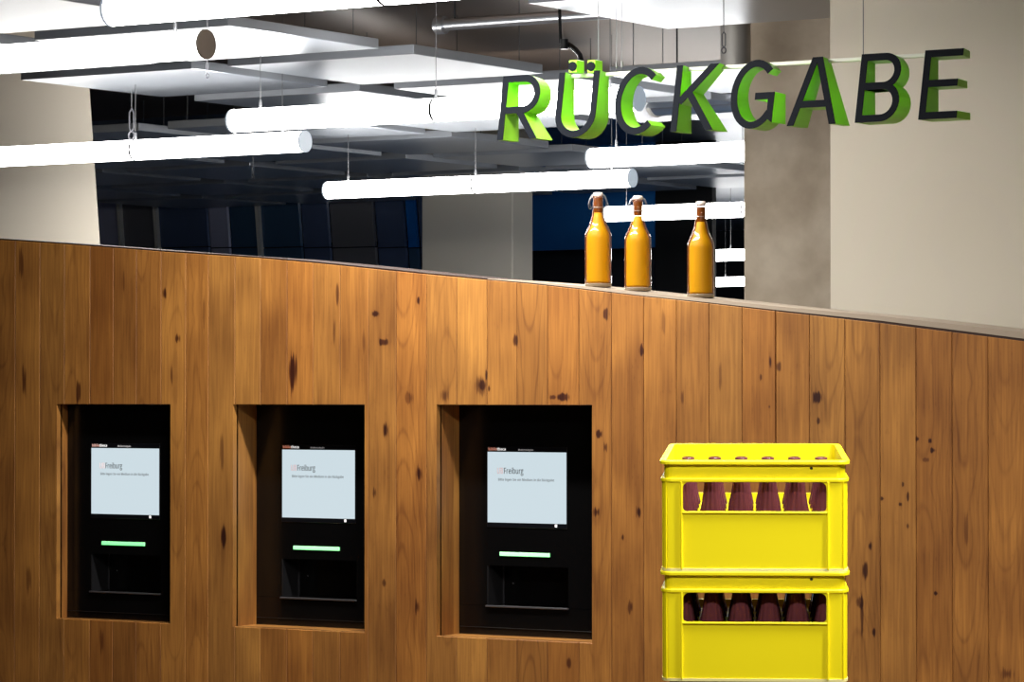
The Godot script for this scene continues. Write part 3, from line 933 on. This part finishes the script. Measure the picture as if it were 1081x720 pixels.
# ---------------------------------------------------------------- room
func room():
	var fl := structure("floor")
	part("slab", bx(Vector3(-14, -0.1, 3.0), Vector3(58, 0.2, 24)), M.floor, fl)
	part("carpet_slab", bx(Vector3(-14, -0.1, -22.0), Vector3(58, 0.2, 26)), M.carpet, fl)
	var ce := structure("ceiling", "metal ceiling with suspended white panels")
	part("slab", bx(Vector3(-14, 4.1, 0.5), Vector3(58, 0.2, 29)), M.ceiling_near, ce)
	part("slab", bx(Vector3(-14, 4.1, -24.5), Vector3(58, 0.2, 21)), M.ceiling, ce)
	for w in [["wall_left", Vector3(-42.9, 2, -10), Vector3(0.2, 4, 50)], ["wall_right", Vector3(14.9, 2, -10), Vector3(0.2, 4, 50)], ["wall_behind", Vector3(-14, 2, 14.9), Vector3(58, 4, 0.2)]]:
		var o := part(w[0], bx(w[1], w[2]), M.hall, self)
		o.set_meta("kind", "structure")
	# suspended panels: a grid of 1.30 x 1.35 m boards
	var pb := MB.new()
	pb.box(Vector3(-0.65, 0.0275, -0.675), Vector3(1.30, 0.055, 1.35), 0.003)
	var pmesh := pb.mesh()
	var rod := MB.new()
	rod.tube([Vector3(0, 0.05, 0), Vector3(0, 0.6, 0)], 0.003, 5)
	var rmesh := rod.mesh()
	for r in range(-2, 10):
		for c in range(-1, 9):
			var xr := -1.22 - 1.56 * c
			var zn := -4.06 - 1.69 * r
			if not has_panel(r, c): continue
			var p := part("panel", pmesh, M.panel, ce, Vector3(xr, 3.4, zn))
			for q in [Vector3(-1.2, 0, -0.1), Vector3(-0.1, 0, -1.25)]:
				part("hanger", rmesh, M.wire, p, q)
	# right wall, pillar, left wall piece and far pillar
	var rw := structure("wall_stub", "plain beige wall to the right behind the oak wall")
	var xr0 := wx(877.0, -2.0)
	part("wall_face", bx(Vector3((xr0 + 9.0) / 2.0, 2.0, -2.15), Vector3(9.0 - xr0, 4.0, 0.3)), M.plaster, rw)
	var p1 := structure("pillar_near", "beige concrete pillar left of the plain wall")
	var pa := wx(785.0, -7.0)
	var pc := wx(930.0, -7.0)
	part("shaft", bx(Vector3((pa + pc) / 2.0, 2.0, -7.3), Vector3(pc - pa, 4.0, 0.6), 0.01), M.concrete, p1)
	var p2 := structure("pillar_far", "distant concrete pillar under the tube lamps")
	var fa := wx(445.0, -15.3)
	var fc := wx(541.0, -15.3)
	part("shaft", bx(Vector3((fa + fc) / 2.0, 2.0, -15.47), Vector3(fc - fa, 4.0, 0.34), 0.01), M.plaster, p2)
	var lw := structure("wall_slanted", "leaning beige wall piece at the left")
	var zl := -7.4
	var a := on_z(94.0, 85.0, zl)
	var b := on_z(105.5, 258.0, zl)
	var sl := (b.x - a.x) / (b.y - a.y)
	var lb := MB.new()
	var xb := b.x + sl * (0.0 - b.y)
	var xt := b.x + sl * (4.0 - b.y)
	var e := Vector3(-0.32, 0, -0.3)                          # its end is cut at an angle
	var q := [Vector3(-14.0, 0, zl), Vector3(xb, 0, zl), Vector3(xt, 4.0, zl), Vector3(-14.0, 4.0, zl)]
	lb.quad(q[0], q[1], q[2], q[3])
	lb.quad(q[1], q[1] + e, q[2] + e, q[2])
	lb.quad(q[1] + e, q[0] + Vector3(0, 0, -0.3), q[3] + Vector3(0, 0, -0.3), q[2] + e)
	part("wall_face", lb, M.plaster_light, lw)
	# night windows at the far end, leaning like the slanted wall
	var wb := structure("window_1", "dark night windows at the far end of the hall")
	var zb := -17.6
	var tones := {"navy": Color(0.33, 0.39, 0.52), "slate": Color(0.68, 0.69, 0.79), "soot": Color(0.46, 0.46, 0.48), "deep": Color(0.25, 0.36, 0.48), "blue": Color(0.14, 0.44, 0.78)}
	for k in tones:
		var pm := mat(tones[k], 0.08)
		M["pane_" + k] = pm
	# pane edges in photo pixels at the lower edge of what is seen
	var ed := [60, 107, 133, 171, 224, 246, 279, 322, 352, 400, 432, 445, 500, 556]
	var tn := ["slate", "slate", "soot", "navy", "slate", "deep", "deep", "navy", "soot", "navy", "blue", "navy", "blue"]
	for i in ed.size() - 1:
		var q0 := on_z(ed[i], 262.0, zb)
		var q1 := on_z(ed[i + 1], 262.0, zb)
		var g := 0.02
		var mk := func(yb: float, yt: float, mm: Material):
			var w := MB.new()
			w.prism([Vector2(q0.x + g + sl * (yb - q0.y), yb), Vector2(q1.x - g + sl * (yb - q0.y), yb), Vector2(q1.x - g + sl * (yt - q0.y), yt), Vector2(q0.x + g + sl * (yt - q0.y), yt)], zb, zb + 0.04)
			part("pane", w, mm, wb)
		var yj: float = q0.y
		mk.call(0.0, yj - 0.006, M["pane_deep"] if tn[i] == "blue" else M["pane_" + tn[i]])
		mk.call(yj + 0.006, 4.0, M["pane_" + tn[i]])
		if ed[i] in [133, 171, 279]:
			var ml := MB.new()
			ml.prism([Vector2(q0.x - 0.02 + sl * (0 - q0.y), 0), Vector2(q0.x + 0.02 + sl * (0 - q0.y), 0), Vector2(q0.x + 0.02 + sl * (4 - q0.y), 4), Vector2(q0.x - 0.02 + sl * (4 - q0.y), 4)], zb + 0.03, zb + 0.09)
			part("mullion", ml, M.bar_metal, wb)
	part("sill", bx(Vector3(-11, 0.03, zb + 0.02), Vector3(8, 0.06, 0.2)), M.frame_dark, wb)
	var bp := structure("partition_blue", "blue partition beyond the far pillar")
	var b0 := wx(540.0, -19.0)
	var b1 := wx(693.0, -19.0)
	var by := wy(620.0, 263.0, -19.0)
	part("upper_board", bx(Vector3((b0 + b1) / 2.0, (by + 4.0) / 2.0, -19.0), Vector3(b1 - b0, 4.0 - by, 0.08)), M.blue_board, bp)
	var b2 := wx(753.0, -19.0)
	part("dark_board", bx(Vector3((b1 + b2) / 2.0, 2.0, -19.02), Vector3(b2 - b1, 4.0, 0.08)), M.night_board, bp)
	var bw := part("wall_back", bx(Vector3(-14, 2, -34.9), Vector3(58, 4, 0.2)), M.navy_board, self)
	bw.set_meta("kind", "structure")
	part("lower_board", bx(Vector3((b0 + b1) / 2.0, (by - 0.06) / 2.0, -19.0), Vector3(b1 - b0, by - 0.06, 0.08)), M.navy_board, bp)

func ceiling_things():
	# an unlit glossy pipe under the ceiling
	var z := -5.6
	var t := thing("ceiling_pipe", "grey metal pipe under the ceiling above the letter R", "pipe")
	var y := wy(530, 22.0, z)
	var b := MB.new()
	b.tube([Vector3(wx(466, z), y, z), Vector3(wx(690, z), y, z)], 0.032, 18)
	part("tube", b, M.steel, t)
	var cl := MB.new()
	cl.tube([Vector3(wx(461, z), y, z), Vector3(wx(470, z), y, z)], 0.05, 14)
	part("collar", cl, M.steel, t)
	for px in [480.0, 600.0]:
		var h := MB.new()
		h.tube([Vector3(wx(px, z), y, z), Vector3(wx(px, z), 4.0, z)], 0.006, 6)
		part("hanger", h, M.dark_metal, t)
	# pendant cylinder in front of the pillar
	z = -6.6
	var c := thing("pendant_cylinder", "silver cylinder hanging from the ceiling above the letters K and G", "light")
	var x := wx(777, z)
	var yb := wy(777, 71.0, z)
	var cy := MB.new()
	cy.tube([Vector3(x, yb, z), Vector3(x, 4.0, z)], 0.084, 28)
	part("housing", cy, M.silver_paint, c)
	var lip := MB.new()
	lip.tube([Vector3(x, yb - 0.006, z), Vector3(x, yb, z)], 0.07, 24)
	part("rim", lip, M.dark_metal, c)
	# turnbuckle on a wire in front of it
	turnbuckle("steel turnbuckle on a wire in front of the silver cylinder", 764.0, 28.0, 56.0, -2.2)
	turnbuckle("steel turnbuckle below the end of the upper left tube lamp", 219.0, 62.0, 82.0, -1.95)
	turnbuckle("steel turnbuckle above the joint of the left tube lamp", 139.0, 107.0, 147.0, -6.6)
	turnbuckle("small steel turnbuckle before the dark windows at left", 267.0, 172.0, 188.0, -9.0)
	# black cable hook left of the umlaut
	z = -4.6
	var k := thing("cable_hook", "curved black cable hook above the umlaut dots", "hook")
	var path := []
	for q in [[592, 46], [598, 46], [603, 49], [608, 53], [612, 58], [613.5, 64], [613, 72]]: path.append(on_z(q[0], q[1], z))
	var hb := MB.new()
	hb.tube(path, 0.014, 10)
	part("hook_arm", hb, M.black, k)
	var kn := MB.new()
	kn.tube([path[1] + Vector3(0, 0.02, 0.02), path[1] - Vector3(0, 0.03, -0.02)], 0.02, 12)
	part("knob", kn, M.black_satin, k)
	var wire := MB.new()
	wire.tube([path[0], Vector3(path[0].x - 0.03, 4.0, z)], 0.008, 8)
	part("stem", wire, M.black, k)
	# dark beam behind the letters K and G
	z = -9.6
	var bm := thing("silver_duct", "silver ventilation duct behind the letters K and G", "duct")
	var dy := wy(740, 101.0, z)
	var db := MB.new()
	db.tube([Vector3(wx(692, z), dy, z), Vector3(wx(800, z), dy, z)], 0.12, 28)
	part("pipe", db, M.steel, bm)
	var fr := MB.new()
	fr.tube([Vector3(wx(690, z), dy, z), Vector3(wx(694, z), dy, z)], 0.128, 28)
	part("flange", fr, M.bar_metal, bm)
	for px in [715.0, 775.0]:
		var h := MB.new()
		h.tube([Vector3(wx(px, z), dy, z), Vector3(wx(px, z), 4.0, z)], 0.006, 6)
		part("hanger", h, M.dark_metal, bm)
func turnbuckle(label: String, px: float, y0: float, y1: float, z: float):
	var t := thing("turnbuckle", label, "turnbuckle", Vector3.ZERO, "turnbuckles on the wires")
	var a := on_z(px, y0, z)
	var b := on_z(px, y1, z)
	b.x = a.x
	var L := a.y - b.y
	var w := MB.new()
	for s in [-1.0, 1.0]: w.tube([Vector3(a.x, a.y - L * 0.2, z), Vector3(a.x + s * L * 0.07, a.y - L * 0.3, z), Vector3(a.x + s * L * 0.07, b.y + L * 0.3, z), Vector3(a.x, b.y + L * 0.2, z)], L * 0.025, 6)
	part("body", w, M.dull_metal, t)
	var e := MB.new()
	var lp := []
	for k in 12: lp.append(Vector3(a.x + cos(TAU * k / 12.0) * L * 0.09, b.y + L * 0.1 + sin(TAU * k / 12.0) * L * 0.11, z))
	e.tube(lp, L * 0.03, 6, false, true)
	part("eye", e, M.dull_metal, t)
	var wr := MB.new()
	wr.tube([Vector3(a.x, a.y - L * 0.2, z), Vector3(a.x, 4.0, z)], 0.0022, 6)
	part("wire", wr, M.wire, t)

func _ready():
	# ---- camera
	var th := deg_to_rad(32.5781)
	var ph := atan(58.0 / F)
	var cam := Camera3D.new()
	cam.name = "camera"
	cam.fov = 11.61345
	cam.near = 0.1; cam.far = 200.0
	add_child(cam)
	cam.position = EYE
	cam.rotation = Vector3(ph, th, 0)
	right = Vector3(cos(th), 0, -sin(th))
	var back := Vector3(sin(th), 0, cos(th))
	fwd = -back * cos(ph) + Vector3.UP * sin(ph)
	up = Vector3.UP * cos(ph) + back * sin(ph)
	cam.current = true
	# ---- environment: night outside, the hall's lamps give the light
	var env := Environment.new()
	env.background_mode = Environment.BG_COLOR
	env.background_color = Color(0.15, 0.17, 0.23)
	env.tonemap_mode = Environment.TONE_MAPPER_LINEAR
	env.tonemap_exposure = 1.0
	env.sdfgi_enabled = true; env.ssao_enabled = true; env.ssil_enabled = true
	var we := WorldEnvironment.new()
	we.name = "world_environment"
	we.environment = env
	add_child(we)
	# ---- materials
	materials()
	M.dark_metal = mat(Color(0.13, 0.13, 0.14), 0.4, 0.5)
	M.dull_metal = mat(Color(0.34, 0.34, 0.36), 0.35, 0.5)
	M.bezel = mat(Color(0.05, 0.055, 0.075), 0.3)
	M.blue_board = mat(Color(0.05, 0.42, 0.72), 0.7)
	M.night_board = mat(Color(0.045, 0.05, 0.06), 0.6)
	M.navy_board = mat(Color(0.03, 0.06, 0.11), 0.7)
	M.frame_dark = mat(Color(0.02, 0.024, 0.03), 0.5)
	M.screen = glow(Color(0.86, 0.925, 0.955), 0.86)
	M.screen.albedo_color = Color(0.05, 0.05, 0.05)
	M.green_glow = glow(Color(0.25, 0.95, 0.48), 1.15)
	M.tube_glow = glow(Color(1.0, 0.995, 0.985), 20.0)
	M.tube_soft = glow(Color(1.0, 0.995, 0.985), 3.0)
	M.silver_paint = mat(Color(0.70, 0.69, 0.67), 0.3, 0.35)
	M.cap_dark = mat(Color(0.66, 0.60, 0.55), 0.5)
	M.cap_pale = glow(Color(0.80, 0.88, 0.95), 0.42)
	M.print_orange = glow(Color(0.75, 0.32, 0.12), 0.6)
	M.print_white = glow(Color(0.9, 0.9, 0.9), 0.8)
	M.print_pale = glow(Color(0.5, 0.5, 0.52), 0.5)
	M.print_red = glow(Color(0.85, 0.62, 0.62), 0.75)
	M.print_dark = mat(Color(0.22, 0.22, 0.24), 0.6)
	M.print_grey = mat(Color(0.42, 0.43, 0.45), 0.6)
	M.amber_glass = mat(Color(0.55, 0.27, 0.02, 0.34), 0.04)
	M.clear_base = mat(Color(0.52, 0.46, 0.38), 0.1)
	M.neck_brown = mat(Color(0.34, 0.17, 0.03), 0.2)
	M.amber_glass.transparency = BaseMaterial3D.TRANSPARENCY_ALPHA
	M.beer = mat(Color(0.97, 0.74, 0.02), 0.5)
	M.ceramic = mat(Color(0.93, 0.87, 0.84), 0.35)
	M.crate_glass = mat(Color(0.37, 0.19, 0.21), 0.1)
	# ---- lamps: the front hall's tubes hang above the frame
	tube_lamp("lit tube lamp over the front hall before the oak wall", 0.75, -0.9, 0.75, 9.8, 0.4, false, 0.5, "tube_soft")
	tube_lamp("lit tube lamp over the front hall right of the oak wall", 3.4, 2.3, 4.87, 19.0, 0.4, false, 0.5, "tube_soft")
	tube_lamp("lit tube lamp over the front hall behind the camera", 11.6, 5.0, 7.57, 2.0, 1.0, false, 0.5, "tube_soft")
	tube_lamp("lit tube lamp at the very top left, cut by the frame", -0.5, -2.18, 0.39, 2.0, 0.2)
	tube_lamp("lit tube lamp at upper left with a dark end cap", -1.7, -5.23, -2.66, 4.0, 1.0, true)
	tube_lamp("lit tube lamp at left crossing the beige slanted wall", -6.35, -8.1, -5.53, 4.0, 1.0, false, 0.505)
	tube_lamp("long lit tube lamp behind the letters R to C", -4.95, -4.98, -2.43, 4.0, 1.0, false, 0.52)
	tube_lamp("lit tube lamp below the others, left of the amber bottles", -10.25, -8.16, -5.59, 4.0, 1.0, false, 0.5)
	tube_lamp("lit tube lamp under the letters K and G, meeting the pillar", -8.45, -4.82, -2.25, 4.0, 1.0)
	tube_lamp("lit tube lamp behind the amber bottles, meeting the pillar", -14.1, -8.09, -5.52, 6.0, 1.5)
	tube_lamp("distant lit tube lamp right of the third bottle", -21.7, -11.3, -8.73, 6.0, 1.5)
	tube_lamp("farthest lit tube lamp just over the wall beside third bottle", -29.0, -15.4, -12.83, 6.0, 1.5)
	# ---- structure
	oak_wall()
	room()
	# ---- things
	for i in 3:
		terminal(niches[i], [132.5, 336.5, 556.5][i], ["leftmost of three in the oak wall", "in the middle opening of the oak wall", "rightmost, nearest the yellow crates"][i])
	hanging_sign()
	swing_bottle(631.5, "leftmost of three on the wall")
	swing_bottle(673.5, "middle of three on the wall")
	swing_bottle(740.0, "rightmost, nearest the pillar")
	crates()
	ceiling_things()
